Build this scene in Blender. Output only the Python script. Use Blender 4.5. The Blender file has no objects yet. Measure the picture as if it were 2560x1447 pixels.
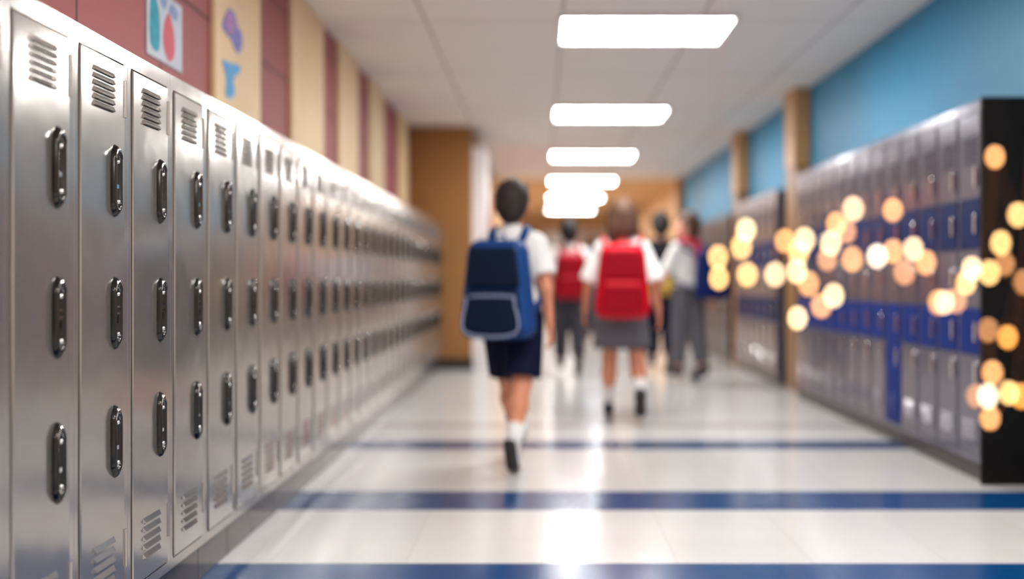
import bpy, bmesh, math, random
import numpy as np
from mathutils import Vector, Matrix

random.seed(4)
S = bpy.context.scene
COL = S.collection
PI = math.pi
CAMZ = 0.95
FPX = 2500.0
VPX, VPY = 1354.0, 700.0


def at(px, py, y):
    """the point of the corridor at depth y that the photograph shows at a pixel"""
    return Vector(((px - VPX) * y / FPX, y, CAMZ + (VPY - py) * y / FPX))


# ------------------------------------------------------------------ materials
def srgb(r, g, b):
    f = lambda c: (c / 255 / 12.92) if c / 255 <= 0.04045 else ((c / 255 + 0.055) / 1.055) ** 2.4
    return (f(r), f(g), f(b), 1)


def new_mat(name):
    m = bpy.data.materials.new(name)
    m.use_nodes = True
    nt = m.node_tree
    b = nt.nodes['Principled BSDF']
    return m, nt, b


def mat(name, col, rough=0.5, metal=0.0, var=0.06, scale=8.0, bump=0.0, bscale=60.0, coat=0.0, sheen=0.0, spec=None):
    m, nt, b = new_mat(name)
    tc = nt.nodes.new('ShaderNodeTexCoord')
    nz = nt.nodes.new('ShaderNodeTexNoise')
    nz.inputs['Scale'].default_value = scale
    nz.inputs['Detail'].default_value = 1
    nt.links.new(tc.outputs['Object'], nz.inputs['Vector'])
    rp = nt.nodes.new('ShaderNodeValToRGB')
    lo = tuple(max(0, c * (1 - var)) for c in col[:3]) + (1,)
    hi = tuple(min(1, c * (1 + var)) for c in col[:3]) + (1,)
    rp.color_ramp.elements[0].color = lo
    rp.color_ramp.elements[1].color = hi
    rp.color_ramp.elements[0].position = 0.3
    rp.color_ramp.elements[1].position = 0.7
    nt.links.new(nz.outputs['Fac'], rp.inputs['Fac'])
    nt.links.new(rp.outputs['Color'], b.inputs['Base Color'])
    b.inputs['Roughness'].default_value = rough
    b.inputs['Metallic'].default_value = metal
    b.inputs['Coat Weight'].default_value = coat
    if sheen:
        b.inputs['Sheen Weight'].default_value = sheen
    if spec is not None:
        b.inputs['Specular IOR Level'].default_value = spec
    if bump:
        n2 = nt.nodes.new('ShaderNodeTexNoise')
        n2.inputs['Scale'].default_value = bscale
        nt.links.new(tc.outputs['Object'], n2.inputs['Vector'])
        bp = nt.nodes.new('ShaderNodeBump')
        bp.inputs['Strength'].default_value = bump
        bp.inputs['Distance'].default_value = 0.01
        nt.links.new(n2.outputs['Fac'], bp.inputs['Height'])
        nt.links.new(bp.outputs['Normal'], b.inputs['Normal'])
    return m


def emit(name, col, strength):
    m, nt, b = new_mat(name)
    b.inputs['Base Color'].default_value = (0.8, 0.8, 0.8, 1)
    b.inputs['Emission Color'].default_value = col
    b.inputs['Emission Strength'].default_value = strength
    return m


def floor_mat():
    m, nt, b = new_mat('polished_vinyl_tile')
    N = nt.nodes.new
    L = nt.links.new
    g = N('ShaderNodeNewGeometry')
    sp = N('ShaderNodeSeparateXYZ')
    L(g.outputs['Position'], sp.inputs[0])

    def band(a, c, soft=0.004):
        m1 = N('ShaderNodeMapRange'); m1.inputs[1].default_value = a - soft; m1.inputs[2].default_value = a + soft
        m2 = N('ShaderNodeMapRange'); m2.inputs[1].default_value = c - soft; m2.inputs[2].default_value = c + soft
        m2.inputs[3].default_value = 1; m2.inputs[4].default_value = 0
        L(sp.outputs['Y'], m1.inputs[0]); L(sp.outputs['Y'], m2.inputs[0])
        mu = N('ShaderNodeMath'); mu.operation = 'MULTIPLY'
        L(m1.outputs[0], mu.inputs[0]); L(m2.outputs[0], mu.inputs[1])
        return mu

    # tile joints
    br = N('ShaderNodeTexBrick')
    br.offset = 0.0
    br.inputs['Scale'].default_value = 1.0
    br.inputs['Brick Width'].default_value = 0.457
    br.inputs['Row Height'].default_value = 0.457
    br.inputs['Mortar Size'].default_value = 0.0022
    br.inputs['Color1'].default_value = (0.66, 0.65, 0.64, 1)
    br.inputs['Color2'].default_value = (0.63, 0.62, 0.61, 1)
    br.inputs['Mortar'].default_value = (0.56, 0.53, 0.51, 1)
    L(g.outputs['Position'], br.inputs['Vector'])
    sp_n = N('ShaderNodeTexNoise'); sp_n.inputs['Scale'].default_value = 45; sp_n.inputs['Detail'].default_value = 2
    L(g.outputs['Position'], sp_n.inputs['Vector'])
    mx = N('ShaderNodeMix'); mx.data_type = 'RGBA'; mx.blend_type = 'MULTIPLY'; mx.inputs[0].default_value = 0.12
    L(br.outputs['Color'], mx.inputs[6]); L(sp_n.outputs['Color'], mx.inputs[7])
    cur = mx.outputs[2]
    blue = (0.001, 0.050, 0.17, 1)
    grey = (0.40, 0.37, 0.36, 1)
    for a, c, colr in [(2.78, 3.354, blue), (4.13, 4.50, blue), (5.62, 5.90, blue), (6.46, 6.62, grey), (0.6, 1.0, blue), (1.7, 2.1, blue)]:
        bd = band(a, c)
        mm = N('ShaderNodeMix'); mm.data_type = 'RGBA'
        L(bd.outputs[0], mm.inputs[0]); L(cur, mm.inputs[6])
        mm.inputs[7].default_value = colr
        cur = mm.outputs[2]
    L(cur, b.inputs['Base Color'])
    rn = N('ShaderNodeTexNoise'); rn.inputs['Scale'].default_value = 3; rn.inputs['Detail'].default_value = 1
    L(g.outputs['Position'], rn.inputs['Vector'])
    mr = N('ShaderNodeMapRange'); mr.inputs[3].default_value = 0.16; mr.inputs[4].default_value = 0.24
    L(rn.outputs['Fac'], mr.inputs[0]); L(mr.outputs[0], b.inputs['Roughness'])
    b.inputs['IOR'].default_value = 1.48
    b.inputs['Coat Weight'].default_value = 0.12
    b.inputs['Coat Roughness'].default_value = 0.16
    bp = N('ShaderNodeBump'); bp.inputs['Strength'].default_value = 0.05; bp.inputs['Distance'].default_value = 0.01
    wn = N('ShaderNodeTexNoise'); wn.inputs['Scale'].default_value = 5
    L(g.outputs['Position'], wn.inputs['Vector']); L(wn.outputs['Fac'], bp.inputs['Height'])
    L(bp.outputs['Normal'], b.inputs['Normal'])
    return m


def brick_mat(name, c1, c2, mortar, axis, w, h, msize, rough, offset=0.0, shift=(0, 0), bump=0.4, squash_n=0.1):
    """blocks laid on a wall (axis 'x' means the wall runs along y)"""
    m, nt, b = new_mat(name)
    N = nt.nodes.new
    L = nt.links.new
    g = N('ShaderNodeNewGeometry')
    sp = N('ShaderNodeSeparateXYZ'); L(g.outputs['Position'], sp.inputs[0])
    cb = N('ShaderNodeCombineXYZ')
    L(sp.outputs['Y' if axis == 'x' else 'X'], cb.inputs[0])
    L(sp.outputs['Y' if axis == 'z' else 'Z'], cb.inputs[1])
    mp = N('ShaderNodeMapping'); mp.inputs['Location'].default_value = (shift[0], shift[1], 0)
    L(cb.outputs[0], mp.inputs['Vector'])
    br = N('ShaderNodeTexBrick'); br.offset = offset
    br.inputs['Scale'].default_value = 1
    br.inputs['Brick Width'].default_value = w
    br.inputs['Row Height'].default_value = h
    br.inputs['Mortar Size'].default_value = msize
    br.inputs['Mortar Smooth'].default_value = 0.3
    br.inputs['Color1'].default_value = c1
    br.inputs['Color2'].default_value = c2
    br.inputs['Mortar'].default_value = mortar
    L(mp.outputs[0], br.inputs['Vector'])
    nz = N('ShaderNodeTexNoise'); nz.inputs['Scale'].default_value = 60; nz.inputs['Detail'].default_value = 1
    L(g.outputs['Position'], nz.inputs['Vector'])
    mx = N('ShaderNodeMix'); mx.data_type = 'RGBA'; mx.blend_type = 'MULTIPLY'; mx.inputs[0].default_value = squash_n
    L(br.outputs['Color'], mx.inputs[6]); L(nz.outputs['Color'], mx.inputs[7])
    L(mx.outputs[2], b.inputs['Base Color'])
    b.inputs['Roughness'].default_value = rough
    inv = N('ShaderNodeMath'); inv.operation = 'SUBTRACT'; inv.inputs[0].default_value = 1
    L(br.outputs['Fac'], inv.inputs[1])
    bp = N('ShaderNodeBump'); bp.inputs['Strength'].default_value = bump; bp.inputs['Distance'].default_value = 0.01
    L(inv.outputs[0], bp.inputs['Height']); L(bp.outputs['Normal'], b.inputs['Normal'])
    return m


ANISO = (0.4, 0.25)


def brushed(name, col, rough, metal, wav=0.03, normal_tilt=0.0):
    m, nt, b = new_mat(name)
    N = nt.nodes.new
    L = nt.links.new
    g = N('ShaderNodeNewGeometry')
    nz = N('ShaderNodeTexNoise'); nz.inputs['Scale'].default_value = 3.0; nz.inputs['Detail'].default_value = 2
    L(g.outputs['Position'], nz.inputs['Vector'])
    rp = N('ShaderNodeValToRGB')
    rp.color_ramp.elements[0].color = tuple(c * 0.95 for c in col[:3]) + (1,)
    rp.color_ramp.elements[1].color = tuple(min(1, c * 1.05) for c in col[:3]) + (1,)
    L(nz.outputs['Fac'], rp.inputs['Fac']); L(rp.outputs['Color'], b.inputs['Base Color'])
    b.inputs['Metallic'].default_value = metal
    fn = N('ShaderNodeTexNoise'); fn.inputs['Scale'].default_value = 5; fn.inputs['Detail'].default_value = 1
    L(g.outputs['Position'], fn.inputs['Vector'])
    mr = N('ShaderNodeMapRange'); mr.inputs[3].default_value = rough - 0.03; mr.inputs[4].default_value = rough + 0.03
    L(fn.outputs['Fac'], mr.inputs[0]); L(mr.outputs[0], b.inputs['Roughness'])
    tg = N('ShaderNodeTangent'); tg.direction_type = 'RADIAL'; tg.axis = 'Z'
    L(tg.outputs[0], b.inputs['Tangent'])
    b.inputs['Anisotropic'].default_value = ANISO[0]
    b.inputs['Anisotropic Rotation'].default_value = ANISO[1]
    lf = N('ShaderNodeTexNoise'); lf.inputs['Scale'].default_value = 7; lf.inputs['Detail'].default_value = 1
    L(g.outputs['Position'], lf.inputs['Vector'])
    bp = N('ShaderNodeBump'); bp.inputs['Strength'].default_value = wav; bp.inputs['Distance'].default_value = 0.05
    L(lf.outputs['Fac'], bp.inputs['Height']); L(bp.outputs['Normal'], b.inputs['Normal'])
    if normal_tilt:
        # normals tilted with height to lower the lamp reflection; the sheet stays flat
        sp = N('ShaderNodeSeparateXYZ'); L(g.outputs['Position'], sp.inputs[0])
        k = N('ShaderNodeMath'); k.operation = 'MULTIPLY_ADD'
        k.inputs[1].default_value = normal_tilt; k.inputs[2].default_value = -0.82 * normal_tilt
        L(sp.outputs['Z'], k.inputs[0])
        cb = N('ShaderNodeCombineXYZ'); L(k.outputs[0], cb.inputs[2])
        ad = N('ShaderNodeVectorMath'); ad.operation = 'ADD'
        L(g.outputs['Normal'], ad.inputs[0]); L(cb.outputs[0], ad.inputs[1])
        nm = N('ShaderNodeVectorMath'); nm.operation = 'NORMALIZE'
        L(ad.outputs[0], nm.inputs[0]); L(nm.outputs[0], bp.inputs['Normal'])
    return m


M = {}
M['floor'] = floor_mat()
M['red_block'] = brick_mat('maroon_painted_block', srgb(160, 82, 82), srgb(154, 78, 78), srgb(88, 34, 36), 'x', 0.66, 0.36, 0.009, 0.55, 0.0, (0.29, 0.115), 0.5)
M['ceiling'] = brick_mat('ceiling_tile', (0.88, 0.83, 0.79, 1), (0.86, 0.81, 0.77, 1), (0.56, 0.51, 0.47, 1), 'z', 0.86, 1.62, 0.012, 0.85, 0.0, (0.73, 0.2), 0.2)
M['tan_ceiling'] = brick_mat('tan_ceiling_tile', srgb(206, 170, 126), srgb(200, 165, 122), srgb(165, 130, 90), 'z', 0.86, 1.62, 0.012, 0.85, 0.0, (0.73, 0.2), 0.2)
M['blue_wall'] = mat('blue_wall_paint', srgb(38, 138, 182), 0.5, var=0.04, scale=2.5, bump=0.05, bscale=120)
M['tan_wall'] = mat('tan_wall_paint', srgb(152, 104, 52), 0.6, var=0.05, scale=3, bump=0.05, bscale=120)
M['beige_wall'] = mat('beige_wall_paint', srgb(222, 184, 138), 0.6, var=0.04, scale=3, bump=0.05, bscale=120)
M['cream'] = mat('cream_paint', srgb(232, 202, 158), 0.5, var=0.04, scale=3, bump=0.05, bscale=120)
M['post'] = mat('tan_post_paint', srgb(196, 148, 98), 0.4, var=0.05, scale=4)
M['post_low'] = mat('oak_post_cladding', srgb(140, 98, 50), 0.35, var=0.12, scale=14)
M['white_paint'] = mat('white_gloss_paint', srgb(232, 226, 226), 0.35, var=0.02)
M['black_base'] = mat('black_rubber_base', srgb(26, 24, 24), 0.4)
M['back_wall'] = mat('pale_wall_paint', srgb(205, 195, 185), 0.6)
M['steel'] = brushed('satin_steel', (0.445, 0.42, 0.395), 0.18, 0.82, normal_tilt=0.10)
M['steel_frame'] = brushed('satin_steel_frame', (0.50, 0.47, 0.442), 0.18, 0.84)
M['plinth'] = mat('taupe_plinth', srgb(84, 76, 76), 0.14, var=0.04, metal=0.35)
M['slot'] = mat('slot_shade', (0.02, 0.019, 0.018, 1), 0.6)  # near-black colour stands for shade in door gaps and louvre slits
M['gunmetal'] = mat('gunmetal', (0.060, 0.058, 0.056, 1), 0.18, 1.0)
M['chrome'] = mat('chrome', (0.85, 0.84, 0.82, 1), 0.1, 1.0, var=0.02)
M['recess'] = mat('black_recess', (0.012, 0.011, 0.011, 1), 0.3)
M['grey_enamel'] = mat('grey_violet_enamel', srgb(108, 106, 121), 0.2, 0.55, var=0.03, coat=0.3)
M['navy_enamel'] = mat('navy_enamel', srgb(0, 30, 82), 0.5, 0.0, var=0.05, spec=0.12)
M['blue_enamel'] = mat('royal_blue_enamel', srgb(0, 40, 114), 0.5, 0.0, var=0.05, spec=0.12)
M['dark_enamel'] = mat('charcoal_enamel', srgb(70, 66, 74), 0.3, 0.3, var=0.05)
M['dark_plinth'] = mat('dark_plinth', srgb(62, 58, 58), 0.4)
M['black_panel'] = mat('black_panel', srgb(12, 10, 9), 0.6, var=0.1, spec=0.2)
M['diffuser'] = emit('lamp_diffuser', (1, 0.985, 0.955, 1), 35.0)
M['lamp_frame'] = mat('lamp_frame_white', srgb(225, 222, 218), 0.5)
M['skin_tan'] = mat('skin_warm', srgb(214, 140, 108), 0.5, var=0.05, scale=20)
M['skin_pale'] = mat('skin_pale', srgb(230, 168, 142), 0.5, var=0.05, scale=20)
M['hair_dark'] = mat('hair_dark_brown', srgb(38, 26, 22), 0.7, var=0.3, scale=60, bump=0.4, bscale=140)
M['hair_black'] = mat('hair_black', srgb(18, 16, 16), 0.7, var=0.3, scale=60, bump=0.4, bscale=140)
M['hair_brown'] = mat('hair_brown', srgb(88, 58, 40), 0.6, var=0.25, scale=50, bump=0.4, bscale=140)
M['white_cloth'] = mat('white_cotton', srgb(240, 238, 236), 0.8, var=0.02, bump=0.15, bscale=25, sheen=0.2)
M['navy_cloth'] = mat('navy_cotton', srgb(6, 12, 42), 0.8, var=0.1, bump=0.2, bscale=25, spec=0.18)
M['grey_cloth'] = mat('grey_cotton', srgb(92, 90, 98), 0.85, var=0.06, bump=0.2, bscale=25)
M['dark_grey_cloth'] = mat('dark_grey_cotton', srgb(66, 64, 72), 0.85, var=0.06, bump=0.2, bscale=25, spec=0.18)
M['black_cloth'] = mat('black_cotton', srgb(24, 24, 30), 0.85, var=0.1, bump=0.2, bscale=25, spec=0.18)
M['pale_blue_cloth'] = mat('pale_blue_cotton', srgb(176, 196, 222), 0.85, var=0.04)
M['scarf'] = mat('crimson_knit', srgb(206, 20, 72), 0.8, var=0.1, bump=0.3, bscale=60)
M['pack_blue'] = mat('blue_nylon', srgb(20, 62, 122), 0.5, var=0.08, bump=0.15, bscale=40, spec=0.18)
M['pack_navy'] = mat('navy_nylon', srgb(4, 20, 44), 0.55, var=0.1, bump=0.15, bscale=40, spec=0.18)
M['pack_trim'] = mat('pale_grey_piping', srgb(128, 140, 172), 0.5)
M['pack_red'] = mat('red_nylon', srgb(212, 0, 32), 0.65, var=0.06, bump=0.15, bscale=40, spec=0.18)
M['pack_crimson'] = mat('dark_red_nylon', srgb(160, 0, 26), 0.65, var=0.06, bump=0.15, bscale=40, spec=0.18)
M['pack_royal'] = mat('royal_blue_nylon', srgb(6, 28, 88), 0.65, var=0.06, bump=0.15, bscale=40, spec=0.18)
M['yellow_cloth'] = mat('yellow_canvas', srgb(214, 176, 46), 0.7)
M['shoe_white'] = mat('white_leather', srgb(206, 206, 210), 0.45)
M['shoe_dark'] = mat('dark_leather', srgb(26, 34, 50), 0.4)
M['sole'] = mat('black_rubber', srgb(30, 28, 26), 0.6)
M['eye'] = mat('eye', srgb(60, 44, 36), 0.2)
M['eye_white'] = mat('eye_white', srgb(232, 228, 222), 0.2)
M['lips'] = mat('lips', srgb(196, 112, 98), 0.5)
M['paper'] = mat('white_paper', srgb(192, 200, 212), 0.6, var=0.03)
M['teal_paint'] = mat('teal_paint', srgb(34, 150, 172), 0.6, var=0.12, scale=30)
M['coral_paint'] = mat('coral_paint', srgb(204, 92, 106), 0.6, var=0.12, scale=30)
M['blue_grey_paint'] = mat('blue_grey_paint', srgb(128, 152, 190), 0.6, var=0.12, scale=30)
M['purple_paint'] = mat('lilac_paint', srgb(176, 130, 184), 0.6, var=0.2, scale=30)
M['violet_paint'] = mat('violet_paint', srgb(126, 124, 196), 0.6, var=0.2, scale=30)
M['sky_paint'] = mat('sky_blue_paint', srgb(84, 166, 222), 0.6, var=0.12, scale=30)
M['red_board'] = mat('red_felt', srgb(186, 44, 52), 0.8)
M['copper'] = mat('copper_wire', srgb(190, 130, 80), 0.35, 0.8)
M['glass_grey'] = mat('door_glass_grey', srgb(222, 226, 232), 0.12, var=0.03)


# ------------------------------------------------------------------ mesh helpers
def obj(name, bm, m, parent=None, smooth=False, bevel=0.0, seg=2):
    me = bpy.data.meshes.new(name)
    bm.normal_update()
    bm.to_mesh(me)
    bm.free()
    return link(name, me, m, parent, smooth, bevel, seg)


def link(name, me, m, parent=None, smooth=False, bevel=0.0, seg=2):
    o = bpy.data.objects.new(name, me)
    COL.objects.link(o)
    for mm in (m if isinstance(m, (list, tuple)) else [m]):
        me.materials.append(mm)
    if smooth:
        me.polygons.foreach_set('use_smooth', [True] * len(me.polygons))
    if bevel:
        md = o.modifiers.new('bevel', 'BEVEL')
        md.width = bevel
        md.segments = seg
        md.limit_method = 'ANGLE'
    if parent is not None:
        o.parent = parent
    return o


def box(bm, x0, x1, y0, y1, z0, z1, mi=0):
    vs = [bm.verts.new((x, y, z)) for z in (z0, z1) for y in (y0, y1) for x in (x0, x1)]
    for f in ((0, 2, 3, 1), (4, 5, 7, 6), (0, 1, 5, 4), (2, 6, 7, 3), (0, 4, 6, 2), (1, 3, 7, 5)):
        bm.faces.new([vs[i] for i in f]).material_index = mi
    return vs


def hexa(bm, pts, mi=0):
    """eight corners, order as box()"""
    vs = [bm.verts.new(p) for p in pts]
    for f in ((0, 2, 3, 1), (4, 5, 7, 6), (0, 1, 5, 4), (2, 6, 7, 3), (0, 4, 6, 2), (1, 3, 7, 5)):
        bm.faces.new([vs[i] for i in f]).material_index = mi


def cyl(bm, a, b, r, n=12, mi=0, r2=None):
    a, b = Vector(a), Vector(b)
    r2 = r if r2 is None else r2
    d = (b - a).normalized()
    u = d.orthogonal().normalized()
    v = d.cross(u)
    A = [bm.verts.new(a + (u * math.cos(t) + v * math.sin(t)) * r) for t in [2 * PI * i / n for i in range(n)]]
    B = [bm.verts.new(b + (u * math.cos(t) + v * math.sin(t)) * r2) for t in [2 * PI * i / n for i in range(n)]]
    for i in range(n):
        bm.faces.new((A[i], A[(i + 1) % n], B[(i + 1) % n], B[i])).material_index = mi
    bm.faces.new(A[::-1]).material_index = mi
    bm.faces.new(B).material_index = mi


def tube(bm, pts, r, n=6):
    pts = [Vector(p) for p in pts]
    rings = []
    u = None
    for i, p in enumerate(pts):
        d = (pts[min(i + 1, len(pts) - 1)] - pts[max(i - 1, 0)]).normalized()
        if u is None:
            u = d.orthogonal().normalized()
        u = (u - d * u.dot(d))
        u = u.normalized() if u.length > 1e-6 else d.orthogonal().normalized()
        v = d.cross(u)
        rings.append([bm.verts.new(p + (u * math.cos(t) + v * math.sin(t)) * r) for t in [2 * PI * k / n for k in range(n)]])
    for a, b in zip(rings, rings[1:]):
        for k in range(n):
            bm.faces.new((a[k], a[(k + 1) % n], b[(k + 1) % n], b[k]))
    bm.faces.new(rings[0][::-1])
    bm.faces.new(rings[-1])


def plate(bm, outline, axis_pt, thick, mi=0):
    """extrude an outline given as 3D points by a vector"""
    t = Vector(thick)
    a = [bm.verts.new(Vector(p)) for p in outline]
    b = [bm.verts.new(Vector(p) + t) for p in outline]
    n = len(a)
    for i in range(n):
        bm.faces.new((a[i], a[(i + 1) % n], b[(i + 1) % n], b[i])).material_index = mi
    bm.faces.new(a[::-1]).material_index = mi
    bm.faces.new(b).material_index = mi


def fix(bm):
    bmesh.ops.recalc_face_normals(bm, faces=bm.faces)
    return bm


def empty(name, loc, label, cat, group=None, rz=0.0):
    o = bpy.data.objects.new(name, None)
    COL.objects.link(o)
    o.empty_display_size = 0.1
    o.location = loc
    o.rotation_euler = (0, 0, rz)
    return tag(o, label, cat, group)


def tag(o, label, cat, group=None):
    o['label'] = label
    o['category'] = cat
    if group:
        o['group'] = group
    return o


def struct(name, bm, m, bevel=0.0):
    o = obj(name, fix(bm), m, None, False, bevel)
    o['kind'] = 'structure'
    return o


def slab(name, m, x0, x1, y0, y1, z0, z1, bevel=0.0):
    bm = bmesh.new()
    box(bm, x0, x1, y0, y1, z0, z1)
    return struct(name, bm, m, bevel)


def copy_tree(o, parent=None):
    c = o.copy()
    COL.objects.link(c)
    if parent is not None:
        c.parent = parent
    for ch in list(o.children):
        copy_tree(ch, c)
    return c


# ------------------------------------------------------------------ the corridor
CEIL = CAMZ + 1.63
WL, WR = -1.40, 2.27
YB, YM, YE = -6.0, 16.0, 27.0
LX = -1.064          # face of the left lockers
RX = 2.05            # face of the right lockers

slab('floor', M['floor'], -2.0, 2.8, YB - 0.1, YE + 0.2, -0.08, 0.0)
slab('ceiling', M['ceiling'], -2.0, 2.8, YB - 0.1, YM, CEIL, CEIL + 0.08)
slab('ceiling', M['tan_ceiling'], -2.0, 2.8, YM, YE + 0.2, CEIL, CEIL + 0.08)
slab('wall_left', M['red_block'], WL - 0.1, WL, YB, 10.6, 0, CEIL)
slab('wall_right', M['blue_wall'], WR, WR + 0.1, 4.45, YM, 0, CEIL)
slab('wall_right', M['back_wall'], WR, WR + 0.1, YB, 4.45, 0, CEIL)  # unseen near stretch, coloured pale so the lockers reflect no blue
slab('wall_right', M['beige_wall'], WR, WR + 0.1, YM, YE, 0, CEIL)
slab('wall_back', M['back_wall'], WL - 0.1, WR + 0.1, YB - 0.1, YB, 0, CEIL)
slab('wall_front', M['beige_wall'], WL - 0.1, WR + 0.1, YE, YE + 0.1, 0, CEIL)
slab('wall_left', M['tan_wall'], WL - 0.1, -0.75, 10.62, YM, 0, CEIL)       # the corridor narrows behind the lockers
slab('wall_left', M['beige_wall'], WL - 0.1, -0.75, YM, YE, 0, CEIL)
slab('baseboard_left', M['black_base'], WL, -0.735, 10.595, 10.62, 0, 0.12, 0.004)
slab('baseboard_left', M['black_base'], -0.75, -0.735, 10.62, YE, 0, 0.12)
slab('baseboard_right', M['black_base'], WR - 0.015, WR, YB, 4.6, 0, 0.12)
slab('baseboard_right', M['black_base'], WR - 0.015, WR, 16.0, YE, 0, 0.12)
# cream pilaster panels on the maroon wall
for i, (a, b) in enumerate([(4.22, 4.90), (5.52, 6.32), (6.81, 7.52), (8.04, 8.75), (9.65, 10.3)]):
    slab('trim_%d' % (i + 1), M['cream'], WL, WL + 0.025, a, b, 1.2, CEIL, 0.004)
# tan posts on the right wall: pale upper length, oak lower cladding
for i, (a, b) in enumerate([(8.45, 8.80), (10.95, 11.25), (15.85, 16.05)]):
    slab('trim_%d' % (6 + 2 * i), M['post'], 2.135, WR, a, b, 1.92, CEIL, 0.006)
    slab('trim_%d' % (7 + 2 * i), M['post_low'], 2.15, WR, a + 0.01, b, 0.0, 1.92, 0.006)

# white casing that juts out just past the tan wall, and the double door at the far end
slab('trim_12', M['white_paint'], -0.75, -0.60, 10.72, 11.5, 0, 2.38, 0.006)
bm = bmesh.new()
for x0, x1 in ((0.0, 0.9), (0.91, 1.81)):
    box(bm, x0, x0 + 0.12, YE - 0.05, YE - 0.002, 0.01, 2.3)
    box(bm, x1 - 0.12, x1, YE - 0.05, YE - 0.002, 0.01, 2.3)
    for z0, z1 in ((0.01, 0.3), (1.0, 1.14), (2.16, 2.3)):
        box(bm, x0 + 0.12, x1 - 0.12, YE - 0.05, YE - 0.002, z0, z1)
d2 = struct('door_1', bm, M['white_paint'], 0.003)
for x0 in (0.0, 0.91):
    for z0, z1 in ((0.3, 1.0), (1.14, 2.16)):
        bm = bmesh.new()
        box(bm, x0 + 0.12, x0 + 0.78, YE - 0.03, YE - 0.02, z0, z1)
        obj('pane', fix(bm), M['glass_grey'], d2)
for s in (0.84, 0.97):
    bm = bmesh.new()
    cyl(bm, (s, YE - 0.09, 0.95), (s, YE - 0.09, 1.25), 0.012)
    cyl(bm, (s, YE - 0.09, 0.97), (s, YE - 0.045, 0.97), 0.008)
    cyl(bm, (s, YE - 0.09, 1.23), (s, YE - 0.045, 1.23), 0.008)
    obj('door_handle', fix(bm), M['chrome'], d2, True)

# red notice board on the return wall
t = empty('notice_board', (-0.748, 13.4, 1.78), 'red felt notice board on the tan side wall behind the boy in shorts', 'notice board')
bm = bmesh.new(); box(bm, 0, 0.02, -1.0, 1.0, -0.34, 0.34)
obj('felt_panel', fix(bm), M['red_board'], t)
bm = bmesh.new()
for z0, z1 in ((-0.37, -0.34), (0.34, 0.37)):
    box(bm, 0, 0.03, -1.03, 1.03, z0, z1)
for y0, y1 in ((-1.03, -1.0), (1.0, 1.03)):
    box(bm, 0, 0.03, y0, y1, -0.34, 0.34)
obj('frame', fix(bm), M['post'], t)

# ------------------------------------------------------------------ ceiling lights
def ceiling_light(y, label):
    t = empty('ceiling_light', (0.66, y, CEIL), label, 'ceiling light', 'recessed ceiling lights along the corridor')
    bm = bmesh.new()
    w, l = 0.56, 0.34
    for x0, x1, y0, y1 in ((-w, w, -l, -l + 0.03), (-w, w, l - 0.03, l), (-w, -w + 0.03, -l + 0.03, l - 0.03), (w - 0.03, w, -l + 0.03, l - 0.03)):
        box(bm, x0, x1, y0, y1, -0.03, 0.0)
    obj('frame', fix(bm), M['lamp_frame'], t)
    bm = bmesh.new()
    n = 6
    # slightly domed diffuser
    g = {}
    nx, ny = 4, 4
    for i in range(nx + 1):
        for j in range(ny + 1):
            u, v = i / nx * 2 - 1, j / ny * 2 - 1
            g[i, j] = bm.verts.new((u * (w - 0.03), v * (l - 0.03), -0.012 - 0.018 * (1 - u ** 4) * (1 - v ** 4)))
    for i in range(nx):
        for j in range(ny):
            bm.faces.new((g[i, j], g[i, j + 1], g[i + 1, j + 1], g[i + 1, j]))
    obj('diffuser', bm, M['diffuser'], t, True)
    return t


LIGHTS = [(-3.4, 'added unseen ceiling light panel well behind the camera'), (-0.1, 'added unseen ceiling light panel overhead of the camera'),  # unseen panels continuing the row, added to light the near end
          (3.2, 'added unseen ceiling light panel just above the top edge of the picture'),
          (6.45, 'largest glowing ceiling light panel, at the top of the picture'), (9.70, 'second largest glowing ceiling light panel, next beyond the largest'),
          (13.0, 'third glowing ceiling light panel, between the second and the overlapping far ones'),
          (16.3, 'fourth glowing ceiling light panel, above the far glare'), (19.6, 'fifth ceiling light panel, merging into the glare over the black-haired child'),
          (22.9, 'farthest ceiling light panel, lowest in the glare before the end doors')]
for y, lab in LIGHTS:
    ceiling_light(y, lab)

# ------------------------------------------------------------------ left lockers
PITCH, LH, KICK, LDEPTH = 0.295, 1.54, 0.12, 0.31


def louver(bm, y0, y1, z, h, out, x0):
    """a pressed louvre: a wedge hood with a dark slit under it"""
    e = 0.006
    a = [(x0, y0, z), (x0, y1, z), (x0, y0, z + h), (x0, y1, z + h)]
    f = [(x0 + out, y0 + e, z + h * 0.12), (x0 + out, y1 - e, z + h * 0.12)]
    v = [bm.verts.new(p) for p in a + f]
    for idx in ((4, 5, 3, 2), (0, 1, 5, 4), (0, 4, 2), (1, 3, 5)):
        fc = bm.faces.new([v[i] for i in idx])
        fc.material_index = 0
    # flat face below, dark for the shade inside the slit
    s = [bm.verts.new(p) for p in ((x0 + 0.0006, y0 + e, z - h * 0.16), (x0 + 0.0006, y1 - e, z - h * 0.16), (x0 + 0.0006, y1 - e, z), (x0 + 0.0006, y0 + e, z))]
    bm.faces.new(s).material_index = 1


def stadium(w, h, n=8, point=0.0):
    """outline (y, z) of an upright slot with slightly pointed ends"""
    r = w / 2
    pts = []
    for k in range(n + 1):
        a = PI * k / n
        pts.append((math.cos(a) * r, h / 2 - r + math.sin(a) * r + point * math.sin(a) ** 6))
    for k in range(n + 1):
        a = PI + PI * k / n
        pts.append((math.cos(a) * r, -h / 2 + r + math.sin(a) * r - point * math.sin(a) ** 6))
    return pts


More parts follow.
